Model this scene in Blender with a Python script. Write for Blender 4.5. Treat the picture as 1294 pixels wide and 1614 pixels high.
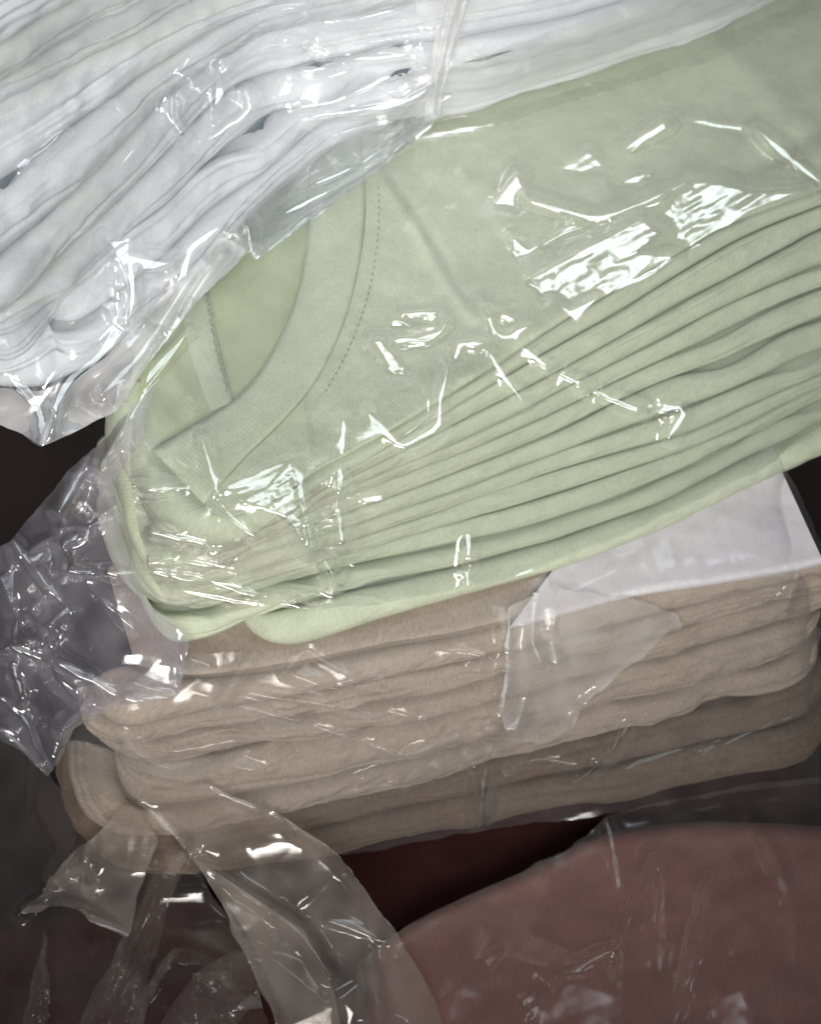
import bpy, math
import numpy as np
from mathutils import Vector, Matrix
from mathutils.bvhtree import BVHTree
from mathutils.geometry import delaunay_2d_cdt

for o in list(bpy.data.objects):
    bpy.data.objects.remove(o)
scene = bpy.context.scene
COL = scene.collection

# ------------------------------------------------------------------ camera
S = 0.00024                     # metres per picture unit
D = 2600.0                      # camera to the middle of the pile, in units
TH = math.radians(52)           # camera looks down by this much
ZC = 950.0
CAM = np.array([0.0, -D*math.cos(TH), ZC + D*math.sin(TH)])
FWD = np.array([0.0, math.cos(TH), -math.sin(TH)])
UPV = np.array([0.0, math.sin(TH), math.cos(TH)])
cam_data = bpy.data.cameras.new("camera")
cam = bpy.data.objects.new("camera", cam_data)
COL.objects.link(cam)
cam.location = Vector(CAM*S)
cam.rotation_euler = (math.pi/2 - TH, 0, 0)
cam_data.sensor_fit = 'VERTICAL'
cam_data.sensor_height = 24
cam_data.lens = 24*D/1614
cam_data.clip_start = 0.01
cam_data.clip_end = 50
cam_data.dof.use_dof = True
cam_data.dof.focus_distance = 2480*S
cam_data.dof.aperture_fstop = 9.0
scene.camera = cam

# ------------------------------------------------------------------ light
world = bpy.data.worlds.new("World")
scene.world = world
world.use_nodes = True
bg = world.node_tree.nodes['Background']
bg.inputs[0].default_value = (0.66, 0.77, 0.95, 1)
bg.inputs[1].default_value = 0.08

def area(name, pos, target, sx, sy, power, color, spread=180):
    l = bpy.data.lights.new(name, 'AREA')
    l.shape = 'RECTANGLE'; l.size = sx*S; l.size_y = sy*S
    l.energy = power; l.color = color
    l.spread = math.radians(spread)
    o = bpy.data.objects.new(name, l)
    COL.objects.link(o)
    p = Vector(pos)*S; t = Vector(target)*S
    o.location = p
    o.rotation_euler = (t-p).to_track_quat('-Z', 'Y').to_euler()
    return o
LAMP = np.array([800.0, 100.0, 4200.0])
area("ceiling_lamp", LAMP, (50, 600, 1100), 820, 1150, 0.085, (0.84, 0.95, 1.0), 54)
area("soft_lamp", (-300, -2300, 3100), (-220, 640, 1240), 2200, 1900, 1.48, (1.0, 0.965, 0.90), 46)

scene.view_settings.view_transform = 'Standard'
scene.view_settings.look = 'None'
scene.view_settings.gamma = 1
scene.view_settings.exposure = 0.07
scene.cycles.transparent_max_bounces = 14
scene.cycles.max_bounces = 5
scene.cycles.diffuse_bounces = 2
scene.cycles.glossy_bounces = 2

# ------------------------------------------------------------------ maths helpers
def ray(px, py):
    px = np.asarray(px, float); py = np.asarray(py, float)
    a = (px-647)/D; b = (807-py)/D
    return FWD + a[..., None]*np.array([1.0, 0, 0]) + b[..., None]*UPV
def at_depth(px, py, d):
    return CAM + ray(px, py)*np.asarray(d, float)[..., None]
def depth_z(px, py, Z):
    return (np.asarray(Z, float)-CAM[2])/ray(px, py)[..., 2]
def at_z(px, py, Z):
    return at_depth(px, py, depth_z(px, py, Z))

def vnoise(x, y, seed=0):
    """smooth value noise in [-1, 1]"""
    x = np.asarray(x, float); y = np.asarray(y, float)
    xi = np.floor(x).astype(np.int64); yi = np.floor(y).astype(np.int64)
    fx = x-xi; fy = y-yi
    fx = fx*fx*fx*(fx*(fx*6-15)+10); fy = fy*fy*fy*(fy*(fy*6-15)+10)
    def h(a, b):
        n = (a*374761393 + b*668265263 + seed*2246822519) & 0xffffffff
        n = ((n ^ (n >> 13))*1274126177) & 0xffffffff
        n = n ^ (n >> 16)
        return (n & 0xffff)/32767.5-1
    return (h(xi, yi)*(1-fx)+h(xi+1, yi)*fx)*(1-fy)+(h(xi, yi+1)*(1-fx)+h(xi+1, yi+1)*fx)*fy
def fbm(x, y, seed=0, octv=3):
    s = 0; a = 1.0
    for k in range(octv):
        s = s + a*vnoise(x*2**k, y*2**k, seed+k*17); a *= .5
    return s

def spline(pts, n):
    """Catmull-Rom through pts, n samples even in arc length"""
    p = np.array(pts, float)
    p = np.vstack([2*p[0]-p[1], p, 2*p[-1]-p[-2]])
    out = []
    for i in range(1, len(p)-2):
        t = np.linspace(0, 1, 24, endpoint=False)[:, None]
        a, b, c, d = p[i-1], p[i], p[i+1], p[i+2]
        out.append(.5*((2*b)+(c-a)*t+(2*a-5*b+4*c-d)*t*t+(3*b-a-3*c+d)*t**3))
    out.append(p[-2][None])
    q = np.vstack(out)
    s = np.r_[0, np.cumsum(np.linalg.norm(np.diff(q, axis=0), axis=1))]
    u = np.linspace(0, s[-1], n)
    return np.stack([np.interp(u, s, q[:, k]) for k in range(q.shape[1])], 1)

def gauss(a, sig):
    r = int(max(1, math.ceil(sig*3)))
    k = np.exp(-.5*(np.arange(-r, r+1)/sig)**2); k /= k.sum()
    b = np.pad(a, ((r, r), (0, 0)), mode='edge')
    a = sum(k[i]*b[i:i+a.shape[0]] for i in range(2*r+1))
    b = np.pad(a, ((0, 0), (r, r)), mode='edge')
    return sum(k[i]*b[:, i:i+a.shape[1]] for i in range(2*r+1))
def minfilt(a, r):
    b = np.pad(a, ((r, r), (0, 0)), mode='edge')
    a = np.min([b[i:i+a.shape[0]] for i in range(2*r+1)], axis=0)
    b = np.pad(a, ((0, 0), (r, r)), mode='edge')
    return np.min([b[:, i:i+a.shape[1]] for i in range(2*r+1)], axis=0)
def bilinear(g, x0, y0, st, X, Y):
    fx = np.clip((X-x0)/st, 0, g.shape[1]-1.001); fy = np.clip((Y-y0)/st, 0, g.shape[0]-1.001)
    xi = fx.astype(int); yi = fy.astype(int); fx = fx-xi; fy = fy-yi
    return (g[yi, xi]*(1-fx)+g[yi, xi+1]*fx)*(1-fy)+(g[yi+1, xi]*(1-fx)+g[yi+1, xi+1]*fx)*fy
def seg_dist(X, Y, pts):
    """distance to polyline and position along it 0..1"""
    pts = np.array(pts, float)
    L = np.r_[0, np.cumsum(np.linalg.norm(np.diff(pts, axis=0), axis=1))]
    best = np.full(X.shape, 1e9); tt = np.zeros(X.shape)
    for i in range(len(pts)-1):
        a = pts[i]; v = pts[i+1]-a; vv = v@v+1e-9
        t = np.clip(((X-a[0])*v[0]+(Y-a[1])*v[1])/vv, 0, 1)
        d = np.hypot(X-a[0]-t*v[0], Y-a[1]-t*v[1])
        m = d < best
        best = np.where(m, d, best); tt = np.where(m, (L[i]+t*math.sqrt(vv))/L[-1], tt)
    return best, tt
def in_poly(X, Y, pts):
    pts = np.array(pts, float); c = np.zeros(X.shape, bool)
    n = len(pts)
    for i in range(n):
        x1, y1 = pts[i]; x2, y2 = pts[(i+1) % n]
        if y1 == y2: continue
        c ^= ((y1 > Y) != (y2 > Y)) & (X < (x2-x1)*(Y-y1)/(y2-y1)+x1)
    return c

# ------------------------------------------------------------------ object helpers
def link(name, me, mat, parent=None):
    o = bpy.data.objects.new(name, me)
    COL.objects.link(o)
    if mat: me.materials.append(mat)
    if parent is not None: o.parent = parent
    return o
def mesh_from(name, V, F, UV=None):
    """V (n,3) in units, F (m,4) or (m,3) int"""
    V = np.asarray(V, float)*S; F = np.asarray(F, np.int32)
    me = bpy.data.meshes.new(name)
    me.vertices.add(len(V)); me.vertices.foreach_set("co", V.astype(np.float32).ravel())
    k = F.shape[1]
    me.loops.add(F.size); me.loops.foreach_set("vertex_index", F.ravel())
    me.polygons.add(len(F))
    me.polygons.foreach_set("loop_start", np.arange(0, F.size, k, dtype=np.int32))
    me.polygons.foreach_set("use_smooth", np.ones(len(F), bool))
    if UV is not None:
        l = me.uv_layers.new(name="UVMap")
        l.data.foreach_set("uv", np.asarray(UV, np.float32)[F.ravel()].ravel())
    me.update(calc_edges=True)
    return me
def grid_faces(n, m, wrap=False):
    i, j = np.meshgrid(np.arange(n-1), np.arange(m if wrap else m-1), indexing='ij')
    a = i*m+j; b = i*m+(j+1) % m
    return np.stack([a, a+m, b+m, b], -1).reshape(-1, 4)
def tag(o, label=None, cat=None, group=None, kind=None):
    if label: o["label"] = label
    if cat: o["category"] = cat
    if group: o["group"] = group
    if kind: o["kind"] = kind
    return o
def empty(name, loc):
    o = bpy.data.objects.new(name, None); COL.objects.link(o)
    o.empty_display_size = .01
    return o

# ------------------------------------------------------------------ materials
def nodes_of(name):
    m = bpy.data.materials.new(name); m.use_nodes = True
    nt = m.node_tree
    return m, nt, nt.nodes['Principled BSDF'], nt.nodes['Material Output']
def fabric(name, c1, c2, heather=0.5, streak=(0.5, 0.05), bump=0.25, knit=0.35, blotch=0.06):
    """jersey: heathered yarn streaks in UV (picture units), fine knit relief, faint unevenness"""
    m, nt, p, out = nodes_of(name)
    N = nt.nodes; L = nt.links
    tc = N.new('ShaderNodeTexCoord')
    mp = N.new('ShaderNodeMapping'); mp.inputs['Scale'].default_value = (streak[0], streak[1], 1)
    L.new(tc.outputs['UV'], mp.inputs[0])
    n1 = N.new('ShaderNodeTexNoise'); n1.inputs['Scale'].default_value = 1; n1.inputs['Detail'].default_value = 4
    n1.inputs['Roughness'].default_value = .65
    L.new(mp.outputs[0], n1.inputs['Vector'])
    r = N.new('ShaderNodeMapRange'); r.inputs[1].default_value = .5-heather*.5; r.inputs[2].default_value = .5+heather*.5
    r.inputs[1].default_value = .32; r.inputs[2].default_value = .68
    L.new(n1.outputs[0], r.inputs[0])
    mx = N.new('ShaderNodeMix'); mx.data_type = 'RGBA'
    mx.inputs['A'].default_value = (*c1, 1); mx.inputs['B'].default_value = (*c2, 1)
    hm = N.new('ShaderNodeMath'); hm.operation = 'MULTIPLY'; hm.inputs[1].default_value = heather
    L.new(r.outputs[0], hm.inputs[0]); L.new(hm.outputs[0], mx.inputs['Factor'])
    # faint blotches of dye
    n2 = N.new('ShaderNodeTexNoise'); n2.inputs['Scale'].default_value = .018; n2.inputs['Detail'].default_value = 3
    L.new(tc.outputs['UV'], n2.inputs['Vector'])
    hs = N.new('ShaderNodeHueSaturation')
    vr = N.new('ShaderNodeMapRange'); vr.inputs[1].default_value = .3; vr.inputs[2].default_value = .7
    vr.inputs[3].default_value = 1-blotch; vr.inputs[4].default_value = 1+blotch
    L.new(n2.outputs[0], vr.inputs[0]); L.new(vr.outputs[0], hs.inputs['Value'])
    L.new(mx.outputs['Result'], hs.inputs['Color'])
    L.new(hs.outputs[0], p.inputs['Base Color'])
    # knit relief
    w = N.new('ShaderNodeTexWave'); w.wave_type = 'BANDS'; w.bands_direction = 'DIAGONAL'
    w.inputs['Scale'].default_value = knit*.2; w.inputs['Distortion'].default_value = 1.5; w.inputs['Detail'].default_value = 2
    L.new(tc.outputs['UV'], w.inputs['Vector'])
    n3 = N.new('ShaderNodeTexNoise'); n3.inputs['Scale'].default_value = .4; n3.inputs['Detail'].default_value = 4
    L.new(tc.outputs['UV'], n3.inputs['Vector'])
    ad = N.new('ShaderNodeMath'); ad.operation = 'MULTIPLY_ADD'; ad.inputs[1].default_value = .35
    L.new(w.outputs['Fac'], ad.inputs[0]); L.new(n3.outputs[0], ad.inputs[2])
    b = N.new('ShaderNodeBump'); b.inputs['Strength'].default_value = bump; b.inputs['Distance'].default_value = .0004
    L.new(ad.outputs[0], b.inputs['Height']); L.new(b.outputs[0], p.inputs['Normal'])
    p.inputs['Roughness'].default_value = .95
    p.inputs['Specular IOR Level'].default_value = .15
    p.inputs['Sheen Weight'].default_value = .05
    p.inputs['Sheen Roughness'].default_value = .5
    return m
def film_mat(name, haze=.06, refl=.09, rough=.08, tint=(1, 1, 1), haze_col=(.82, .82, .85)):
    """clear polythene: see-through, slightly milky, glossy"""
    m, nt, p, out = nodes_of(name)
    N = nt.nodes; L = nt.links
    N.remove(p)
    tr = N.new('ShaderNodeBsdfTransparent'); tr.inputs[0].default_value = (*tint, 1)
    df = N.new('ShaderNodeBsdfDiffuse'); df.inputs[0].default_value = (*haze_col, 1)
    tl = N.new('ShaderNodeBsdfTranslucent'); tl.inputs[0].default_value = (*haze_col, 1)
    md = N.new('ShaderNodeMixShader'); md.inputs[0].default_value = .4
    L.new(df.outputs[0], md.inputs[1]); L.new(tl.outputs[0], md.inputs[2])
    tc = N.new('ShaderNodeTexCoord')
    nz = N.new('ShaderNodeTexNoise'); nz.inputs['Scale'].default_value = 60; nz.inputs['Detail'].default_value = 1
    L.new(tc.outputs['Object'], nz.inputs['Vector'])
    hr = N.new('ShaderNodeMapRange'); hr.inputs[1].default_value = .3; hr.inputs[2].default_value = .7
    hr.inputs[3].default_value = haze*.6; hr.inputs[4].default_value = haze*1.4
    L.new(nz.outputs[0], hr.inputs[0])
    lw = N.new('ShaderNodeLayerWeight'); lw.inputs['Blend'].default_value = .5
    pw = N.new('ShaderNodeMath'); pw.operation = 'POWER'; pw.inputs[1].default_value = 3.0
    L.new(lw.outputs['Facing'], pw.inputs[0])
    # a film seen edge-on is crossed over a longer path: more milky
    hz = N.new('ShaderNodeMath'); hz.operation = 'MULTIPLY_ADD'; hz.inputs[1].default_value = .35
    L.new(pw.outputs[0], hz.inputs[0]); L.new(hr.outputs[0], hz.inputs[2])
    m1 = N.new('ShaderNodeMixShader')
    L.new(hz.outputs[0], m1.inputs[0]); L.new(tr.outputs[0], m1.inputs[1]); L.new(md.outputs[0], m1.inputs[2])
    gl = N.new('ShaderNodeBsdfGlossy'); gl.inputs['Roughness'].default_value = rough
    gl.inputs[0].default_value = (1, 1, 1, 1)
    fr = N.new('ShaderNodeMath'); fr.operation = 'MULTIPLY_ADD'; fr.inputs[1].default_value = .6; fr.inputs[2].default_value = refl
    L.new(pw.outputs[0], fr.inputs[0])
    m2 = N.new('ShaderNodeMixShader')
    L.new(fr.outputs[0], m2.inputs[0]); L.new(m1.outputs[0], m2.inputs[1]); L.new(gl.outputs[0], m2.inputs[2])
    L.new(m2.outputs[0], out.inputs['Surface'])
    return m

M_GREEN = fabric("sage_jersey", (.415, .458, .340), (.545, .58, .455), .75, (.26, .10), bump=.35)
M_GREEN_IN = fabric("sage_jersey_inside", (.37, .42, .27), (.44, .48, .33), .5, (.2, .1))
M_WHITE = fabric("white_heather_jersey", (.53, .55, .60), (.67, .672, .69), .7, (.30, .09), bump=.12, blotch=.05)
M_BEIGE = fabric("beige_heather_jersey", (.285, .235, .19), (.43, .365, .305), .8, (.30, .08), bump=.12, blotch=.06)
M_BROWN = fabric("darker_brown_jersey", (.135, .10, .078), (.20, .155, .122), .8, (.18, .05), blotch=.06)  # darker brown than the beige, for the two lowest shirts of that stack
M_LILAC_SHEEN = fabric("lilac_sheen_jersey", (.58, .56, .60), (.70, .675, .70), .6, (.30, .09), bump=.12, blotch=.04)
M_MAROON = fabric("dusty_maroon_jersey", (.25, .126, .117), (.33, .17, .158), .6, (.2, .05))
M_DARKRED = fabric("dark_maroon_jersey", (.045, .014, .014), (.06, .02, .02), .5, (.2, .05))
M_THREAD = fabric("green_thread", (.24, .27, .18), (.30, .33, .22), .5, (.4, .4))
M_FILM_W = film_mat("clear_polythene_white_bag", .13, .15, .115, (1, 1, 1), (.77, .81, .89))
M_FILM_G = film_mat("clear_polythene_green_bag", .045, .16, .145)
M_FILM_B = film_mat("clear_polythene_beige_bag", .06, .03, .16)
M_FILM_M = film_mat("milky_polythene", .15, .04, .16)
M_FILM_HEM_SHADE = film_mat("shade_tinted_polythene_hem", .16, .12, .10, (.66, .71, .71))  # grey tint paints the shadow under the white stack into the film
M_FILM_BAND = film_mat("gathered_polythene", .42, .10, .14)
M_FILM_FLAP = film_mat("sheen_polythene", .30, .07, .15, (1, 1, 1), (.93, .90, .88))  # pale haze carries the glare painted into the flap on the beige stack
M_FILM_L = film_mat("lilac_tinged_polythene", .19, .14, .14, (.97, .96, 1), (.78, .75, .86))
M_FILM_S = film_mat("smoky_polythene", .31, .07, .13, (1, .98, .96), (.72, .63, .57))
M_FILM_T = film_mat("thin_smoky_polythene", .11, .05, .16, (1, .98, .96), (.70, .60, .53))
M_FILM_D = film_mat("clear_polythene_dark_bag", .075, .06, .14, (1, .98, .96), (.72, .62, .57))

def dark_floor():
    m, nt, p, out = nodes_of("dark_floor")
    N = nt.nodes; L = nt.links
    tc = N.new('ShaderNodeTexCoord')
    n = N.new('ShaderNodeTexNoise'); n.inputs['Scale'].default_value = 18; n.inputs['Detail'].default_value = 8
    L.new(tc.outputs['Object'], n.inputs['Vector'])
    cr = N.new('ShaderNodeValToRGB')
    cr.color_ramp.elements[0].color = (.010, .007, .006, 1); cr.color_ramp.elements[1].color = (.034, .022, .018, 1)
    L.new(n.outputs[0], cr.inputs[0]); L.new(cr.outputs[0], p.inputs['Base Color'])
    p.inputs['Roughness'].default_value = .8
    return m
M_FLOOR = dark_floor()

# ------------------------------------------------------------------ setting
fs = 9000
n = 40
gx, gy = np.meshgrid(np.linspace(-fs, fs, n), np.linspace(-fs, fs, n))
floor = link("floor", mesh_from("floor", np.stack([gx.ravel(), gy.ravel(), 6*vnoise(gx.ravel()/700, gy.ravel()/700, 3)], 1), grid_faces(n, n)[:, ::-1]), M_FLOOR)
tag(floor, kind="structure")

SOLID = []          # solid things the film lies on

# ------------------------------------------------------------------ folded shirts
def extend(pts, x1=1480):
    pts = [tuple(p) for p in pts]
    (xa, ya), (xb, yb) = pts[-2], pts[-1]
    if xb < x1:
        pts.append((x1, yb+(yb-ya)/(xb-xa)*(x1-xb)*.8))
    return pts
def layer(name, la, za, lb, zb, mat, seed=0, bulge=.55, back=260, n=190, grooves=1, wr=1.0, gaps=(), gapsb=(), parent=None, jitter=1.5, noext=False, tight=.475, gamp=(.06, .14)):
    """one folded shirt: rounded fold running between picture lines la (upper, height za) and lb (lower, height zb)"""
    rng = np.random.default_rng(seed)
    a = spline(la if noext else extend(la), n); b = spline(lb if noext else extend(lb), n)
    t = np.linspace(0, 1, n)
    a[:, 1] += jitter*vnoise(t*14, t*0, seed*7+1); b[:, 1] += -jitter*vnoise(t*14, t*0+9, seed*7+2)
    for (gxp, w, g) in gaps:
        a[:, 1] += g*np.exp(-((a[:, 0]-gxp)/w)**2)
    for (gxp, w, g) in gapsb:
        b[:, 1] -= .5*g*np.exp(-((b[:, 0]-gxp)/w)**2)
    za = np.broadcast_to(za, n) if np.ndim(za) == 0 else np.interp(t, np.linspace(0, 1, len(za)), za)
    zb = np.broadcast_to(zb, n) if np.ndim(zb) == 0 else np.interp(t, np.linspace(0, 1, len(zb)), zb)
    A = at_z(a[:, 0], a[:, 1], za); B = at_z(b[:, 0], b[:, 1], zb)
    C = (A+B)/2; E = A-B; H = np.linalg.norm(E, axis=1)
    T = np.gradient(C, axis=0)
    ks = np.exp(-.5*(np.arange(-9, 10)/4.)**2); ks /= ks.sum()
    T = np.stack([np.convolve(np.pad(T[:, k], 9, mode='edge'), ks, 'valid') for k in range(3)], 1)
    O = np.cross(T, E); O /= np.linalg.norm(O, axis=1)[:, None]
    Bd = -O.copy(); Bd[:, 2] = 0; Bd /= np.linalg.norm(Bd, axis=1)[:, None]
    eh = E/H[:, None]
    ph = np.linspace(0, math.pi, 37)
    cols = []; us = []
    fade = np.minimum(1, np.minimum(t, 1-t)*14+.25)
    bl = bulge*H*(1+.16*vnoise(t*9, t*0, seed*5+3)+.05*vnoise(t*30, t*0, seed*5+4))
    bl = np.minimum(bl, 34+0*bl)
    gr = [(rng.uniform(.25, .75)*math.pi, rng.uniform(.05, .09), rng.uniform(*gamp)) for _ in range(grooves)]
    def back_pts(P, up, rev):
        ss = [1, .6, .3, .1]
        r = []
        for s_ in (ss if not rev else ss[::-1]):
            r.append((P+Bd*back*s_+np.array([0, 0, up*(1 if s_ > .2 else .4)]), s_*back))
        return r
    for P, s_ in back_pts(C+eh*(H*tight)[:, None], -2.5, False):
        cols.append(P); us.append(-s_)
    arc = 0
    for q in ph:
        rr = np.ones(n)
        for (g0, gw, ga) in gr:
            gc = g0+.35*vnoise(t*4+g0*9, t*0, seed+11)
            rr -= ga*np.exp(-((q-gc)/gw)**2)*np.clip(.62+.6*vnoise(t*6+g0*5, t*0, seed+31), 0, 1)
        wn = wr*(1.6*fbm(t*40+seed*3.1, t*0+q*1.3, seed+50, 3)+.9*vnoise(t*110, t*0+q*1.7, seed+51))
        P = C+eh*(math.cos(q)*H*tight)[:, None]+O*(abs(math.sin(q))**.75*bl*rr+wn*math.sin(q))[:, None]
        cols.append(P); us.append(arc); arc += float(np.median(H))*.045
    for P, s_ in back_pts(C-eh*(H*tight)[:, None], 2.5, True):
        cols.append(P); us.append(arc+s_)
    m = len(cols)
    V = np.stack(cols, 1)
    Lp = np.r_[0, np.cumsum(np.linalg.norm(np.diff(C, axis=0), axis=1))]
    UV = np.stack([np.repeat(Lp[:, None], m, 1)+seed*331, np.repeat(np.array(us)[None], n, 0)+seed*97], -1).reshape(-1, 2)
    F = grid_faces(n, m, wrap=True)
    # close the two ends
    V = V.reshape(-1, 3)
    capA = np.arange(m); capB = (n-1)*m+np.arange(m)
    extra = []
    for cap in (capA, capB[::-1]):
        for k in range(m//2-1):
            extra.append((cap[k], cap[k+1], cap[m-2-k], cap[m-1-k]))
    F = np.vstack([F, np.array(extra)])
    o = link(name, mesh_from(name, V, F, UV), mat, parent)
    SOLID.append((V, F))
    return o

NTH = ["topmost", "second", "third", "fourth", "fifth", "sixth", "seventh", "eighth", "ninth", "tenth", "eleventh", "twelfth", "thirteenth"]

# ---- sage green stack: picture lines between the folded edges, from the top down
ZG = 1070; dG = 28
G0 = [(228, 600), (214, 660), (235, 713), (285, 765), (322, 800), (372, 814), (430, 790), (500, 743), (546, 719), (624, 675), (729, 610), (832, 542), (894, 502), (1000, 440), (1070, 399), (1153, 353), (1294, 300)]
G1 = [(204, 625), (200, 690), (223, 757), (262, 830), (300, 848), (352, 836), (440, 806), (500, 760), (600, 706), (700, 650), (800, 589), (900, 532), (991, 480), (1089, 420), (1174, 372), (1294, 322)]
G1i = [(318, 800), (340, 832), (380, 828), (440, 806), (500, 760), (600, 706), (700, 650), (800, 589), (900, 532), (991, 480), (1089, 420), (1174, 372), (1294, 322)]
G2 = [(310, 812), (334, 845), (378, 838), (445, 814), (500, 774), (600, 726), (700, 675), (800, 624), (900, 572), (991, 522), (1083, 471), (1165, 429), (1235, 393), (1294, 362)]
G3 = [(296, 815), (324, 856), (372, 848), (450, 819), (500, 787), (608, 742), (732, 690), (816, 650), (900, 604), (1022, 543), (1113, 495), (1174, 467), (1235, 441), (1294, 420)]
G4i = [(286, 825), (314, 866), (366, 858), (420, 832), (500, 799), (608, 757), (732, 709), (816, 674), (900, 636), (961, 604), (1083, 548), (1159, 511), (1204, 490), (1294, 453)]
G4 = [(188, 632), (183, 700), (207, 770), (247, 848), (292, 871), (356, 856), (420, 832), (500, 799), (608, 757), (732, 709), (816, 674), (900, 636), (961, 604), (1083, 548), (1159, 511), (1204, 490), (1294, 453)]
G5 = [(176, 670), (180, 722), (214, 795), (238, 868), (276, 896), (350, 876), (400, 858), (480, 828), (577, 795), (655, 768), (735, 737), (841, 694), (900, 667), (961, 637), (1052, 597), (1128, 569), (1189, 542), (1294, 499)]
G5i = [(290, 860), (312, 886), (352, 876), (400, 858), (480, 828), (577, 795), (655, 768), (735, 737), (841, 694), (900, 667), (961, 637), (1052, 597), (1128, 569), (1189, 542), (1294, 499)]
G6 = [(280, 866), (300, 897), (344, 891), (408, 868), (500, 840), (593, 812), (717, 773), (810, 738), (900, 704), (991, 672), (1083, 641), (1204, 590), (1235, 574), (1294, 551)]
G7i = [(262, 880), (286, 918), (330, 917), (393, 898), (439, 884), (540, 853), (686, 806), (732, 788), (810, 762), (900, 734), (960, 716), (1031, 697), (1089, 680), (1174, 642), (1294, 587)]
G7 = [(160, 680), (165, 735), (197, 808), (223, 890), (260, 924), (320, 918), (393, 898), (439, 884), (540, 853), (686, 806), (732, 788), (810, 762), (900, 734), (960, 716), (1031, 697), (1089, 680), (1174, 642), (1294, 587)]
G7b = [(148, 760), (153, 786), (186, 838), (206, 890), (214, 930), (250, 946), (310, 938), (400, 912), (440, 900), (540, 871), (686, 830), (810, 796), (900, 769), (1000, 735), (1089, 702), (1174, 662), (1294, 607)]
G7bi = [(300, 915), (312, 938), (345, 930), (400, 912), (440, 900), (540, 871), (686, 830), (810, 796), (900, 769), (1000, 735), (1089, 702), (1174, 662), (1294, 607)]
G8i = [(292, 928), (300, 955), (325, 956), (362, 943), (393, 930), (439, 915), (500, 900), (546, 889), (640, 872), (739, 851), (816, 833), (900, 806), (975, 782), (1083, 732), (1144, 700), (1204, 670), (1294, 627)]
G8 = [(148, 760), (153, 786), (186, 838), (206, 890), (213, 932), (232, 950), (266, 961), (318, 958), (362, 943), (393, 930), (439, 915), (500, 900), (546, 889), (640, 872), (739, 851), (816, 833), (900, 806), (975, 782), (1083, 732), (1144, 700), (1204, 670), (1294, 627)]
G9 = [(214, 915), (228, 945), (252, 968), (262, 1000), (285, 1016), (334, 1004), (372, 986), (408, 966), (450, 955), (500, 942), (552, 927), (655, 902), (732, 886), (814, 862), (900, 836), (975, 809), (1056, 779), (1163, 723), (1243, 691), (1294, 660)]
G9b = [(395, 930), (407, 955), (425, 960), (460, 952), (500, 944), (552, 929), (655, 904), (732, 888), (814, 864), (900, 838), (975, 811), (1056, 781), (1163, 725), (1243, 693), (1294, 662)]
G10 = [(400, 955), (408, 988), (430, 1012), (470, 1016), (530, 998), (577, 982), (655, 957), (748, 929), (841, 904), (900, 886), (1000, 845), (1100, 800), (1229, 740), (1294, 705)]
def pull(pts, dx):
    return [(x+dx*min(1, max(0, (265-x)/70)), y) for x, y in pts]
G1 = pull(G1, 10); G4 = pull(G4, 14); G5 = pull(G5, 20); G7 = pull(G7, 20); G7b = pull(G7b, 22); G8 = pull(G8, 22)
def zl(left, right):
    return [left]*4+[left*.5+right*.5]+[right]*16
green_top = empty("folded_shirt", None)
tag(green_top, "sage green shirt with ribbed neckline lying open on top of the green stack", "shirt", "sage green shirts in the middle stack")
layer("folded_edge", G0, ZG-8, G1, zl(ZG-4*dG, ZG-dG), M_GREEN, seed=1, bulge=.42, back=60, parent=green_top)
GP = [(G1i, 1, G2, 2), (G2, 2, G3, 3), (G3, 3, G4i, 4), (G4, 4, G5, (7, 5)), (G5i, 5, G6, 6), (G6, 6, G7i, 7), (G7, 7, G7b, (9, 8)), (G7bi, 8, G8i, 9), (G8, 9, G9, 10)]
for k, (la, ka, lb, kb) in enumerate(GP, 1):
    g = []
    if k == 4: g = [(1130, 60, 8)]
    if k == 5: g = [(1150, 60, 15), (1300, 40, 5)]
    if k == 6: g = [(1262, 38, 17)]
    if k == 8: g = [(1180, 60, 7)]
    if k == 9: g = [(1290, 45, 14), (1120, 60, 8), (480, 30, 7)]
    zb_ = ZG-dG*kb if not isinstance(kb, tuple) else zl(ZG-dG*kb[0], ZG-dG*kb[1])
    o = layer("folded_shirt", la, ZG-dG*ka, lb, zb_, M_GREEN, seed=1+k, bulge=.36, gaps=g, grooves=1, gamp=(.10, .22), back=200, jitter=1.6, wr=.9)
    tag(o, "sage green folded shirt, %s from the top of the green stack" % NTH[k], "shirt", "sage green shirts in the middle stack")
o = layer("folded_shirt", G9b, ZG-dG*10, G10, ZG-dG*11.6, M_GREEN, seed=13, bulge=.6, grooves=0, gaps=[(1290, 40, 16)])
tag(o, "sage green folded shirt with thick rounded fold, lowest in the green stack", "shirt", "sage green shirts in the middle stack")

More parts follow.
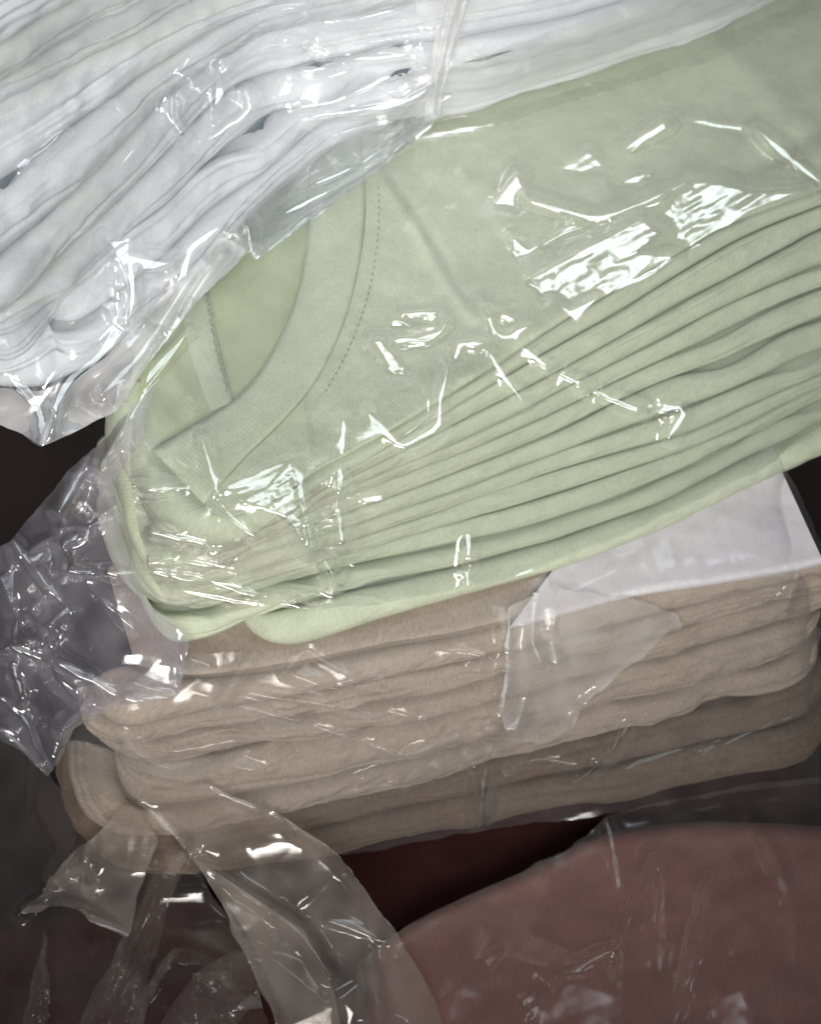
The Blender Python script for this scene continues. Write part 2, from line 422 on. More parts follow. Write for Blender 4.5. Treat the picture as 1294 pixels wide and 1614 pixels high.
# ---- the top shirt's face: inside of the back, neckband, front panel
A_IN = [(470, 130), (482, 220), (487, 300), (485, 370), (472, 450), (447, 520), (405, 592), (360, 637), (305, 670), (240, 708)]
B_SEAM = [(545, 80), (566, 180), (576, 270), (576, 340), (567, 420), (545, 505), (505, 592), (455, 656), (390, 720), (350, 765), (324, 797)]
STITCH = [(590, 250), (597, 310), (596, 370), (588, 430), (572, 492), (545, 560), (512, 620)]
def height_feats(X, Y, feats):
    z = np.zeros(X.shape)
    for pts, h, w in feats:
        d, t = seg_dist(X, Y, pts)
        z += h*np.exp(-(d/w)**2)*np.minimum(1, np.minimum(t+.12, 1.12-t)*5)
    return z
FR = [([(596, 268), (650, 350), (700, 435), (745, 498)], 9, 13), ([(618, 285), (690, 390), (735, 480)], -5, 10),
      ([(700, 250), (790, 330), (830, 400)], 4, 25), ([(455, 500), (470, 600), (490, 720)], 4, 9),
      ([(1120, 60), (1200, 130), (1320, 260)], 7, 26), ([(1160, 280), (1230, 240), (1320, 190)], -10, 22),
      ([(880, 200), (960, 330)], 3, 30), ([(560, 640), (680, 600), (760, 590)], 3, 18)]
def loft(name, ca, cb, n, m, zf, mat, parent, edge=0, solid=True, skirt=0):
    a = spline(ca, n); b = spline(cb, n)
    s = np.linspace(0, 1, m)[None, :, None]
    P = a[:, None]*(1-s)+b[:, None]*s
    X, Y = P[..., 0], P[..., 1]
    Z = zf(X, Y, np.broadcast_to(s[..., 0], X.shape))
    V = at_z(X, Y, Z)
    V = V.reshape(-1, 3)
    UV = V[:, :2].copy()
    F = grid_faces(n, m)
    o = link(name, mesh_from(name, V, F, UV), mat, parent)
    if solid: SOLID.append((V, F))
    return o
frontB = [(1480, -360), (1150, -170), (850, 0), (640, 130), (560, 220), (574, 300), (574, 350), (565, 420), (543, 505), (503, 592), (453, 656), (388, 720), (350, 763), (326, 790)]
frontA = extend(G0)[::-1]
frontA = [p for p in frontA if p[0] >= 322 and p[1] < 815 and not (p[0] < 372)][:] + [(345, 812), (324, 802)]
def z_front(X, Y, s):
    e = np.clip(1-s/.035, 0, 1)
    f = np.clip((s-.985)/.015, 0, 1)
    return ZG+2.0+height_feats(X, Y, FR)+2.2*fbm(X/90, Y/70, 5, 3)+.5*vnoise(X/9, Y/9, 8)-11*(1-np.sqrt(np.clip(1-e*e, 0, 1)))-9*f
loft("front_panel", frontA, frontB, 420, 240, z_front, M_GREEN, green_top)
backA = [(206, 600), (214, 655), (236, 712), (290, 762), (360, 770), (440, 690), (560, 560), (640, 420)]
backB = [(240, 380), (270, 330), (300, 300), (340, 280), (380, 250), (420, 200), (480, 130), (560, 40)]
FB = [([(262, 560), (300, 650)], 5, 16), ([(300, 520), (345, 640)], 5, 10), ([(215, 640), (250, 700)], -6, 12)]
loft("back_panel", backA, backB, 140, 120, lambda X, Y, s: ZG-9+height_feats(X, Y, FB)+2*fbm(X/60, Y/60, 6, 3)-10*np.clip(1-s/.08, 0, 1)**2, M_GREEN_IN, green_top)
def z_band(X, Y, s):
    e = np.clip(1-s/.10, 0, 1); f = np.clip((s-.9)/.1, 0, 1)
    return ZG+12+1.2*fbm(X/70, Y/70, 9, 2)+3*np.sin(s*math.pi)-12*(1-np.sqrt(np.clip(1-e*e, 0, 1)))-15*(1-np.sqrt(np.clip(1-f*f, 0, 1)))-16*(1-np.sqrt(np.clip(1-np.clip(1-seg_dist(X, Y, [(236, 706), (322, 798)])[0]/26, 0, 1)**2, 0, 1)))
loft("neckband", A_IN, B_SEAM, 260, 60, z_band, M_GREEN, green_top)
tapeA = [(280, 390), (284, 470), (300, 555), (332, 648)]
tapeB = [(322, 386), (330, 466), (345, 545), (368, 634)]
loft("neck_tape", tapeA, tapeB, 60, 14, lambda X, Y, s: ZG-6+5*np.sin(s*math.pi)**.5, M_GREEN, green_top)
def stitches(curve, step, zoff, parent, ln=5.0, wd=1.1, dbl=0):
    c = spline(curve, 400)
    L = np.r_[0, np.cumsum(np.linalg.norm(np.diff(c, axis=0), axis=1))]
    V = []; F = []
    k = 0
    u = 2.0
    while u < L[-1]-ln:
        p = np.array([np.interp(u, L, c[:, i]) for i in (0, 1)]); q = np.array([np.interp(u+ln, L, c[:, i]) for i in (0, 1)])
        d = (q-p)/np.linalg.norm(q-p); nn = np.array([-d[1], d[0]])
        if dbl: q = q+nn*dbl*(1 if k % 2 else -1)
        ring = [p-d*.8, p+nn*wd, q+nn*wd, q+d*.8, q-nn*wd, p-nn*wd]
        b = len(V)
        for zz in (-1.5, .9):
            for r in ring: V.append(at_z(r[0], r[1], ZG+zoff+zz+(.7 if zz > 0 else 0)))
        for i in range(6):
            j = (i+1) % 6
            F.append((b+i, b+j, b+6+j, b+6+i))
        F.append((b+6, b+7, b+8, b+9)); F.append((b+6, b+9, b+10, b+11))
        u += step; k += 1
    o = link("stitching", mesh_from("stitching", np.array(V), np.array(F), np.array(V)[:, :2]), M_THREAD, parent)
    tag(o, kind="stuff")
stitches(STITCH, 10.5, 3.5, green_top)
stitches([(324, 462), (340, 545), (360, 622)], 8, 0.5, green_top, 5, 1.0, 2)

# ---- white heather stack (on top of the green one, upper left)
W0 = [(-120, 560), (-40, 590), (0, 602), (60, 612), (110, 597), (160, 565), (205, 520), (250, 470), (300, 420), (381, 343), (458, 279), (535, 229), (622, 186), (697, 180), (750, 170), (815, 140), (895, 114), (986, 76), (1072, 48), (1190, 2), (1300, -50)]
W1b = [(-120, 500), (-40, 540), (15, 540), (66, 480), (80, 502), (112, 512), (150, 495), (204, 452), (270, 396), (330, 335), (381, 287), (443, 235), (505, 190), (600, 152), (697, 140), (760, 128), (830, 104), (920, 76), (1000, 50), (1100, 18), (1300, -70)]
W1 = [(-120, 470), (-40, 510), (10, 525), (58, 478), (110, 430), (180, 372), (240, 330), (300, 272), (384, 213), (427, 182), (535, 140), (635, 112), (707, 102), (841, 70), (933, 46), (1000, 24), (1100, -10), (1300, -95)]
W2 = [(-120, 450), (-40, 480), (0, 462), (43, 430), (96, 390), (150, 338), (200, 285), (247, 245), (300, 190), (350, 142), (420, 115), (489, 104), (540, 92), (616, 72), (723, 62), (814, 46), (922, 20), (1000, -4), (1300, -130)]
W3 = [(-120, 460), (-40, 440), (0, 408), (28, 380), (105, 297), (192, 198), (216, 167), (275, 112), (371, 45), (450, 24), (560, 2), (700, -20), (900, -60), (1300, -170)]
W4 = [(-120, 360), (-40, 318), (0, 290), (31, 269), (77, 232), (124, 198), (161, 173), (216, 127), (278, 84), (340, 43), (400, 12), (500, -16), (700, -60), (1300, -210)]
W5 = [(-120, 205), (-40, 165), (0, 143), (56, 114), (102, 87), (155, 53), (185, 34), (247, 3), (350, -40), (600, -105), (1300, -260)]
W6 = [(-120, 170), (-40, 125), (0, 103), (40, 84), (87, 59), (124, 37), (198, 0), (300, -55), (600, -150), (1300, -300)]
W7 = [(-120, 110), (-40, 76), (0, 56), (46, 25), (90, 0), (200, -60), (600, -195), (1300, -340)]
W8 = [(-120, 30), (-40, -5), (20, -40), (150, -105), (600, -250), (1300, -390)]
WL = [W8, W7, W6, W5, W4, W3, W2, W1, W1b, W0]
ZW = [1720, 1640, 1570, 1510, 1430, 1350, 1270, 1200, 1145, 1086]
WG = {4: [(130, 60, 10), (330, 60, 9)], 5: [(0, 40, 24), (200, 60, 12)], 6: [(500, 40, 18), (620, 40, 14), (90, 30, 12), (800, 50, 9)],
      7: [(635, 24, 24), (412, 42, 20), (770, 60, 12)], 8: [(62, 30, 16), (300, 60, 8)]}
WOBJ = {}
for k in range(9):
    o = layer("folded_shirt", WL[k], ZW[k], WL[k+1], ZW[k+1], M_WHITE, seed=40+k, bulge=.46, tight=.455, back=420, gaps=WG.get(k, []), gapsb=WG.get(k+1, []), wr=1.6, grooves=4, gamp=(.2, .4), jitter=4, n=230)
    WOBJ[k] = o
    tag(o, "white heather folded shirt, %s counting up from the bottom of the white stack" % NTH[8-k].replace("topmost", "lowest"), "shirt", "white shirts in the upper left stack")

# ---- beige heather stack (under the green one)
ZB = 745; dB = 62
BE0 = [(215, 1050), (240, 1062), (300, 1068), (341, 1064), (448, 1050), (587, 1022), (694, 1005), (796, 982), (879, 962), (995, 933), (1088, 919), (1176, 907), (1294, 885)]
BE1 = [(150, 1080), (165, 1130), (205, 1146), (253, 1134), (332, 1114), (471, 1091), (587, 1068), (694, 1044), (787, 1026), (870, 1004), (1019, 967), (1111, 940), (1204, 917), (1294, 899)]
BE2 = [(140, 1090), (150, 1150), (205, 1158), (262, 1150), (340, 1136), (471, 1122), (560, 1112), (633, 1099), (694, 1084), (787, 1056), (870, 1034), (1019, 1000), (1111, 968), (1204, 940), (1294, 915)]
BE3 = [(245, 1120), (250, 1165), (270, 1182), (330, 1180), (374, 1173), (452, 1153), (564, 1129), (694, 1107), (810, 1079), (893, 1061), (1019, 1033), (1111, 1010), (1204, 982), (1296, 950)]
BE3r = [(245, 1120), (250, 1165), (270, 1182), (330, 1180), (374, 1173), (452, 1153), (564, 1129), (694, 1107), (810, 1079), (893, 1061), (1019, 1033), (1111, 1010), (1200, 985), (1252, 968), (1268, 940)]
BE4 = [(190, 1180), (196, 1230), (225, 1268), (300, 1264), (378, 1250), (494, 1227), (587, 1202), (694, 1178), (777, 1156), (879, 1121), (954, 1100), (1065, 1082), (1111, 1064), (1200, 1040), (1248, 1015), (1262, 980)]
BE5 = [(110, 1170), (118, 1240), (150, 1290), (260, 1296), (360, 1280), (494, 1258), (600, 1236), (694, 1214), (800, 1186), (917, 1156), (1019, 1127), (1111, 1104), (1210, 1085), (1262, 1060), (1272, 1020)]
BE6 = [(120, 1220), (140, 1290), (200, 1318), (300, 1326), (400, 1314), (500, 1296), (600, 1270), (700, 1250), (800, 1228), (917, 1206), (1019, 1185), (1111, 1165), (1215, 1142), (1268, 1120), (1280, 1080)]
BE7 = [(180, 1270), (200, 1330), (260, 1365), (400, 1356), (517, 1346), (610, 1319), (700, 1301), (754, 1300), (833, 1280), (917, 1266), (1019, 1250), (1158, 1228), (1240, 1212), (1272, 1190), (1280, 1140)]
BL = [BE0, BE1, BE2, BE3, BE4, BE5, BE6, BE7]
ZBL = [745, 700, 650, 600, 520, 455, 395, 330]
beige_top = empty("folded_shirt", None)
tag(beige_top, "beige heather shirt lying right under the green stack, topmost of the beige ones", "shirt", "heather shirts in the lower stack")
layer("folded_edge", BE0, ZBL[0]-2, BE1, ZBL[1], M_BEIGE, seed=70, bulge=.35, wr=1.6, parent=beige_top, noext=True, grooves=0)
topA = [(215, 1050), (300, 1066), (448, 1049), (587, 1021), (694, 1004), (796, 981), (879, 961), (995, 932), (1088, 918), (1176, 906), (1296, 884)]
topB = [(170, 900), (300, 760), (448, 730), (587, 700), (694, 680), (796, 670), (879, 660), (995, 650), (1088, 650), (1140, 660), (1186, 652)]
loft("top_panel", topA, topB, 220, 90, lambda X, Y, s: ZBL[0]+2+2*fbm(X/80, Y/60, 21, 3)+.7*vnoise(X/10, Y/30, 23)-14*(1-np.sqrt(1-np.clip(1-s/.05, 0, 1)**2)), M_BEIGE, beige_top)
lilA = [(800, 993), (840, 984), (879, 973), (995, 943), (1088, 928), (1176, 914), (1240, 903), (1299, 890)]
lilB = [(960, 780), (970, 720), (985, 690), (1020, 655), (1088, 655), (1140, 655), (1170, 655), (1189, 650)]
def z_lil(X, Y, s):
    e = 1-np.clip(1-s/.06, 0, 1)**2
    return ZBL[0]+14+3*fbm(X/80, Y/60, 25, 3)+.9*vnoise(X/10, Y/30, 27)-22*(1-np.sqrt(e))
lil = loft("folded_shirt", lilA, lilB, 160, 90, z_lil, M_LILAC_SHEEN, None)  # added panel: cool light on this part of the top painted as pale cloth
tag(lil, "pale lilac panel painting the cool light on the beige stack beside the green one", "shirt", "heather shirts in the lower stack")
BN = ["second", "third", "fourth", "fifth", "sixth", "lowest"]
for k in range(1, 7):
    la = BL[k] if k != 3 else BE3r
    lb = BL[k+1]
    o = layer("folded_shirt", la, ZBL[k], lb, ZBL[k+1], M_BEIGE if k < 5 else M_BROWN, seed=80+k, bulge=.42, tight=.445, wr=2.2, grooves=3, gamp=(.18, .38), jitter=6, noext=True, back=330)
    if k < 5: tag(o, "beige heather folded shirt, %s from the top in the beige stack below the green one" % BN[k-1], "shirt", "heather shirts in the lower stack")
    else: tag(o, "darker brown folded shirt, %s of the stack with the beige shirts" % ("second lowest" if k == 5 else "lowest"), "shirt", "heather shirts in the lower stack")

# ---- maroon bundles in front, low down
def bundle(name, ca, cb, z, mat, seed, label, cat, n=140, m=100, thick=90, amp=7):
    a = spline(ca, n); b = spline(cb, n)
    s = np.linspace(0, 1, m)[None, :, None]
    P = a[:, None]*(1-s)+b[:, None]*s
    X, Y = P[..., 0], P[..., 1]
    ss = np.broadcast_to(s[..., 0], X.shape); tt = np.broadcast_to(np.linspace(0, 1, n)[:, None], X.shape)
    def edge(q, w): 
        e = np.clip(1-np.minimum(q, 1-q)/w, 0, 1)
        return 1-np.sqrt(np.clip(1-e*e, 0, 1))
    Z = z+amp*fbm(X/130, Y/130, seed, 3)+1.5*vnoise(X/25, Y/25, seed+4)-thick*np.maximum(edge(ss, .05), edge(tt, .04))
    V = at_z(X, Y, Z).reshape(-1, 3)
    F = grid_faces(n, m)
    # underside: same outline one thickness lower, so that the bundle is a closed body
    V2 = V.copy(); V2[:, 2] = z-thick-6
    nb = len(V)
    Fall = np.vstack([F, F[:, ::-1]+nb])
    ring = list(range(0, m))+[i*m+m-1 for i in range(1, n)]+[(n-1)*m+j for j in range(m-2, -1, -1)]+[i*m for i in range(n-2, 0, -1)]
    R = np.array(ring); R2 = np.roll(R, -1)
    Fall = np.vstack([Fall, np.stack([R, R2, R2+nb, R+nb], 1)])
    VV = np.vstack([V, V2])
    o = link(name, mesh_from(name, VV, Fall, VV[:, :2]), mat)
    SOLID.append((VV, Fall))
    return tag(o, label, cat)
bundle("folded_garment", [(560, 1860), (700, 1850), (900, 1840), (1100, 1830), (1300, 1820), (1560, 1800)],
       [(585, 1500), (660, 1448), (760, 1402), (860, 1358), (960, 1312), (1090, 1296), (1260, 1300), (1500, 1320)], 330, M_MAROON, 5,
       "dusty maroon folded garment at the lower right in front of the beige stack", "garment", thick=45, amp=11)
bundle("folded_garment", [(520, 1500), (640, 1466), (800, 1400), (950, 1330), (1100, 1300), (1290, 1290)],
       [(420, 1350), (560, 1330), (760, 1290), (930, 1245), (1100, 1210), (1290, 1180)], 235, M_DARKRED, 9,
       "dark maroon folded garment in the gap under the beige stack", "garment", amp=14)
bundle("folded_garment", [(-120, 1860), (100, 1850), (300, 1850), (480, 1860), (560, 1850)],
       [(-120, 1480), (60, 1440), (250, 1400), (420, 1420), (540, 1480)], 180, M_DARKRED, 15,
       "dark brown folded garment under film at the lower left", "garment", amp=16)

# ------------------------------------------------------------------ depth of the solid pile, for draping the film
off = 0; VV = []; FF = []
for V, F in SOLID:
    VV.append(V); 
    FF += [tuple(int(i)+off for i in f) for f in F]
    off += len(V)
VV = np.vstack(VV)
tree = BVHTree.FromPolygons([Vector(v) for v in VV], FF)
GX0, GY0, GST = -160, -160, 8
gxs = np.arange(GX0, 1460, GST); gys = np.arange(GY0, 1780, GST)
GXX, GYY = np.meshgrid(gxs, gys)
RR = ray(GXX, GYY)
DEPTH = np.empty(GXX.shape)
o_ = Vector(CAM)
FLD = depth_z(GXX, GYY, 0.0)
for i in range(GXX.shape[0]):
    for j in range(GXX.shape[1]):
        r_ = RR[i, j]
        h = tree.ray_cast(o_, Vector(r_))
        DEPTH[i, j] = float((np.array(h[0])-CAM)@FWD) if h[0] is not None else FLD[i, j]

# dark slivers painting the shade in the gaps between the white shirts
M_GAP_SHADE = fabric("gap_shade", (.05, .075, .10), (.08, .11, .14), .6, (.3, .1))
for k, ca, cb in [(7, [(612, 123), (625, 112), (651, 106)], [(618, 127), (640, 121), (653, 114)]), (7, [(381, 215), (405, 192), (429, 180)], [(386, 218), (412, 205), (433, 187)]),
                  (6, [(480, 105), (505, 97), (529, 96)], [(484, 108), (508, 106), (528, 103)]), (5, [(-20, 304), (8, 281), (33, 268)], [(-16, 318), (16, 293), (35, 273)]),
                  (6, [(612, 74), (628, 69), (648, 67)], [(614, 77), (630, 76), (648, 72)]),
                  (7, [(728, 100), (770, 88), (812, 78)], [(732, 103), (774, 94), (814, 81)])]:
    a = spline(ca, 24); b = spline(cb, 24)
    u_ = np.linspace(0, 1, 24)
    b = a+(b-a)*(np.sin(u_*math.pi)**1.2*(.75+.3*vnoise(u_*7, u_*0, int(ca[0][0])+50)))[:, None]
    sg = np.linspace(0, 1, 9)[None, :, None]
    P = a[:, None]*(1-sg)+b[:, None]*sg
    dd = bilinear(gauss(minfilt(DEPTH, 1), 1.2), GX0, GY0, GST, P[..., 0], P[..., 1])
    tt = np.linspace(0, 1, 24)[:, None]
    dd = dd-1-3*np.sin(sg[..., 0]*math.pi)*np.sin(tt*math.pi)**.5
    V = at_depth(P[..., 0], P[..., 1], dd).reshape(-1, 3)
    o = link("gap_shade_sliver", mesh_from("gap_shade_sliver", V, grid_faces(24, 9), V[:, :2]), M_GAP_SHADE, WOBJ[k])
    o["label"] = "dark sliver painted as shade between the white folds"

def facets(X, Y, box, spacing, amp, seed, soft):
    """crumpled sheet: random creases as a triangulated relief, softened a little"""
    rng = np.random.default_rng(seed)
    x0, y0, x1, y1 = box
    nn = int((x1-x0)*(y1-y0)/spacing**2)
    pts = rng.uniform((x0, y0), (x1, y1), (nn, 2))
    pts = np.vstack([pts, [(x0-50, y0-50), (x1+50, y0-50), (x1+50, y1+50), (x0-50, y1+50)]])
    hts = rng.normal(0, amp, len(pts))
    res = delaunay_2d_cdt([Vector(p) for p in pts], [], [], 0, 1e-4)
    vs = np.array([tuple(v) for v in res[0]]); orig = [o[0] if o else 0 for o in res[3]]
    hv = hts[np.array(orig)]
    st = X[0, 1]-X[0, 0]
    out = np.zeros(X.shape)
    for f in res[2]:
        p = vs[list(f)]; hh = hv[list(f)]
        j0 = max(0, int((p[:, 0].min()-X[0, 0])/st)); j1 = min(X.shape[1], int((p[:, 0].max()-X[0, 0])/st)+2)
        i0 = max(0, int((p[:, 1].min()-Y[0, 0])/st)); i1 = min(X.shape[0], int((p[:, 1].max()-Y[0, 0])/st)+2)
        if j1 <= j0 or i1 <= i0: continue
        xx = X[i0:i1, j0:j1]; yy = Y[i0:i1, j0:j1]
        a, b, c = p
        det = (b[1]-c[1])*(a[0]-c[0])+(c[0]-b[0])*(a[1]-c[1])
        if abs(det) < 1e-6: continue
        l1 = ((b[1]-c[1])*(xx-c[0])+(c[0]-b[0])*(yy-c[1]))/det
        l2 = ((c[1]-a[1])*(xx-c[0])+(a[0]-c[0])*(yy-c[1]))/det
        l3 = 1-l1-l2
        m = (l1 >= -1e-6) & (l2 >= -1e-6) & (l3 >= -1e-6)
        out[i0:i1, j0:j1][m] = (l1*hh[0]+l2*hh[1]+l3*hh[2])[m]
    return gauss(out, soft/st)

def glint_slope(px, py, d):
    """slope of a facet at this place whose normal lies half-way between lamp and viewer"""
    P = at_depth(px, py, np.float64(d))
    a = LAMP-P; a = a/np.linalg.norm(a); b = CAM-P; b = b/np.linalg.norm(b)
    h = a+b
    hx, hy, hz = h[0], h@UPV, -(h@FWD)
    return (-hx/hz*d/D, hy/hz*d/D)
def film(name, poly, mat, parent, zcap=None, rmin=2, sig=3.0, lift=6, step=2.6, crumple=(), ridges=(), patches=(), seed=0, keep=False, edge_rag=3):
    """sheet of film draped over the pile: smooth envelope + creases"""
    poly = np.array(poly, float)
    x0, y0 = poly.min(0)-8; x1, y1 = poly.max(0)+8
    X, Y = np.meshgrid(np.arange(x0, x1, step), np.arange(y0, y1, step))
    dm = DEPTH.copy()
    if zcap is not None:
        zc = zcap(GXX, GYY) if callable(zcap) else zcap
        dm = np.minimum(dm, depth_z(GXX, GYY, zc))
    env = gauss(minfilt(dm, rmin), sig)
    w = -(bilinear(env, GX0, GY0, GST, X, Y))+lift
    for (sp, amp, soft, sd) in crumple:
        w = w+facets(X, Y, (x0, y0, x1, y1), sp, amp, sd, soft)
    def nearest(xs, ys, pa):
        """nearest point on polyline: distance, its x, y and the way along it"""
        Lr = np.r_[0, np.cumsum(np.linalg.norm(np.diff(pa, axis=0), axis=1))]
        best = np.full(xs.shape, 1e9); ex = np.zeros(xs.shape); ey = np.zeros(xs.shape); al = np.zeros(xs.shape)
        for q in range(len(pa)-1):
            a = pa[q]; v = pa[q+1]-a; ln = np.linalg.norm(v)+1e-9; v = v/ln
            t = np.clip((xs-a[0])*v[0]+(ys-a[1])*v[1], 0, ln)
            cx_, cy_ = a[0]+t*v[0], a[1]+t*v[1]
            d = np.hypot(xs-cx_, ys-cy_); m = d < best
            best = np.where(m, d, best); ex = np.where(m, cx_, ex); ey = np.where(m, cy_, ey); al = np.where(m, Lr[q]+t, al)
        return best, ex, ey, al, Lr[-1]
    def window(pa, bb):
        j = (X[0] > pa[:, 0].min()-bb) & (X[0] < pa[:, 0].max()+bb); i = (Y[:, 0] > pa[:, 1].min()-bb) & (Y[:, 0] < pa[:, 1].max()+bb)
        return (np.ix_(np.where(i)[0], np.where(j)[0]) if j.any() and i.any() else None)
    wat = lambda x, y, a: bilinear(a, X[0, 0], Y[0, 0], step, np.asarray(x, float), np.asarray(y, float))
    for pt in patches:
        pg, nz = np.array(pt[0], float), (pt[1] if len(pt) > 1 else 1.0)
        dg = pt[2] if len(pt) > 2 else (0, 0)
        cx, cy = pg.mean(0)
        ii = window(pg, 40)
        if ii is None: continue
        xs, ys = X[ii], Y[ii]
        ins = in_poly(xs, ys, pg)
        if not ins.any(): continue
        d, ex, ey, al, _ = nearest(xs, ys, np.vstack([pg, pg[:1]]))
        w0 = w[ii].copy(); wc = w0[ins].mean()
        g = glint_slope(cx, cy, -wc); g = (g[0]+dg[0], g[1]+dg[1])
        plane = lambda x, y: wc+g[0]*(x-cx)+g[1]*(y-cy)
        sa = .62*xs-.36*ys; sb = .5*xs+.87*ys
        jit = nz*(.75*fbm(sa/34, sb/13, seed+int(cx), 2)+.9*np.abs(vnoise(sa/40, sb/22, seed+int(cy)))+.15*vnoise(xs/7, ys/7, seed+int(cy)))
        up = max(0.0, float(np.quantile((w0-plane(xs, ys))[ins], .9)))-2.0      # the film stands off the cloth here
        dl = plane(ex, ey)+up-wat(ex, ey, w)
        w[ii] = np.where(ins, plane(xs, ys)+up+jit, w0+dl*np.exp(-(d/np.clip(np.abs(dl)*.5, 8, 13))**2))
    wb = gauss(w, 2.0)
    for rd in ridges:
        pa_all = np.array(rd[0], float); hw = rd[2]*.8
        # cut into runs that do not stand more than a few millimetres off the cloth
        k0 = 0
        while k0 < len(pa_all)-1:
            k1 = k0+1
            while True:
                run = pa_all[k0:k1+1]
                cx, cy = run.mean(0); wc = float(wat(cx, cy, wb))
                g = glint_slope(cx, cy, -wc)
                dv = wat(run[:, 0], run[:, 1], wb)-(wc+g[0]*(run[:, 0]-cx)+g[1]*(run[:, 1]-cy))
                if k1 == len(pa_all)-1 or np.ptp(dv) > 60: break
                k1 += 1
            if np.ptp(dv) > 60 and k1 > k0+1:
                k1 -= 1; run = pa_all[k0:k1+1]
                cx, cy = run.mean(0); wc = float(wat(cx, cy, wb)); g = glint_slope(cx, cy, -wc)
            k0 = k1
            run = spline(run, max(8, int(np.linalg.norm(np.diff(run, axis=0), axis=1).sum()/12)))
            run[1:-1] += 1.2*np.stack([vnoise(np.arange(len(run)-2)*.9, np.zeros(len(run)-2), seed+int(cx)), vnoise(np.arange(len(run)-2)*.9, np.ones(len(run)-2)*5, seed+int(cy))], 1)
            ii = window(run, 50)
            if ii is None: continue
            xs, ys = X[ii], Y[ii]
            d, ex, ey, al, LL = nearest(xs, ys, run)
            tn = al/LL
            tp = np.clip(np.minimum(tn, 1-tn)*5, 0, 1)
            wv = hw*(.72+.6*np.abs(vnoise(tn*4+.5, tn*0, seed+int(run[0, 0]))))*(.25+.75*tp)
            plane = lambda x, y: wc+g[0]*(x-cx)+g[1]*(y-cy)
            dv = wat(run[:, 0], run[:, 1], wb)-plane(run[:, 0], run[:, 1])
            up = float(np.clip(np.max(dv), 0, 65))+1.0
            fx = ex+(xs-ex)*np.minimum(1, wv/np.maximum(d, 1e-6)); fy = ey+(ys-ey)*np.minimum(1, wv/np.maximum(d, 1e-6))
            dl = plane(fx, fy)+up-wat(fx, fy, w)
            wnew = w[ii]+dl*np.exp(-(np.maximum(d-wv, 0)/np.clip(np.abs(dl)*.4, 8, 11))**2)
            w[ii] = np.where(d < wv, plane(xs, ys)+up, wnew)
    w = w+.35*fbm(X/30, Y/30, seed+3, 2)
    pr = poly
    ins = in_poly(X+edge_rag*vnoise(X/30, Y/30, seed+8), Y+edge_rag*vnoise(X/30, Y/30, seed+9), pr)
    V = at_depth(X, Y, -w).reshape(-1, 3)
    n, m = X.shape
    F = grid_faces(n, m)
    inf = ins.ravel()
    F = F[inf[F].all(1)]
    used = np.unique(F)
    mp = np.full(len(V), -1); mp[used] = np.arange(len(used))
    # soften the stair-stepped border: pull border vertices onto the outline's average
    V = V[used]; F = mp[F]
    cnt = np.zeros(len(V)); 
    e = np.vstack([F[:, [0, 1]], F[:, [1, 2]], F[:, [2, 3]], F[:, [3, 0]]])
    es = np.sort(e, 1); key = es[:, 0].astype(np.int64)*len(V)+es[:, 1]
    uk, idx, ct = np.unique(key, return_index=True, return_counts=True)
    be = es[idx[ct == 1]]
    for _ in range(6):
        acc = np.zeros_like(V); c = np.zeros(len(V))
        np.add.at(acc, be[:, 0], V[be[:, 1]]); np.add.at(acc, be[:, 1], V[be[:, 0]])
        np.add.at(c, be[:, 0], 1); np.add.at(c, be[:, 1], 1)
        b = c > 0
        V[b] = .5*V[b]+.5*acc[b]/c[b][:, None]
    o = link(name, mesh_from(name, V, F[:, ::-1]), mat, parent)
    if keep:
        global DEPTH_F
    return o

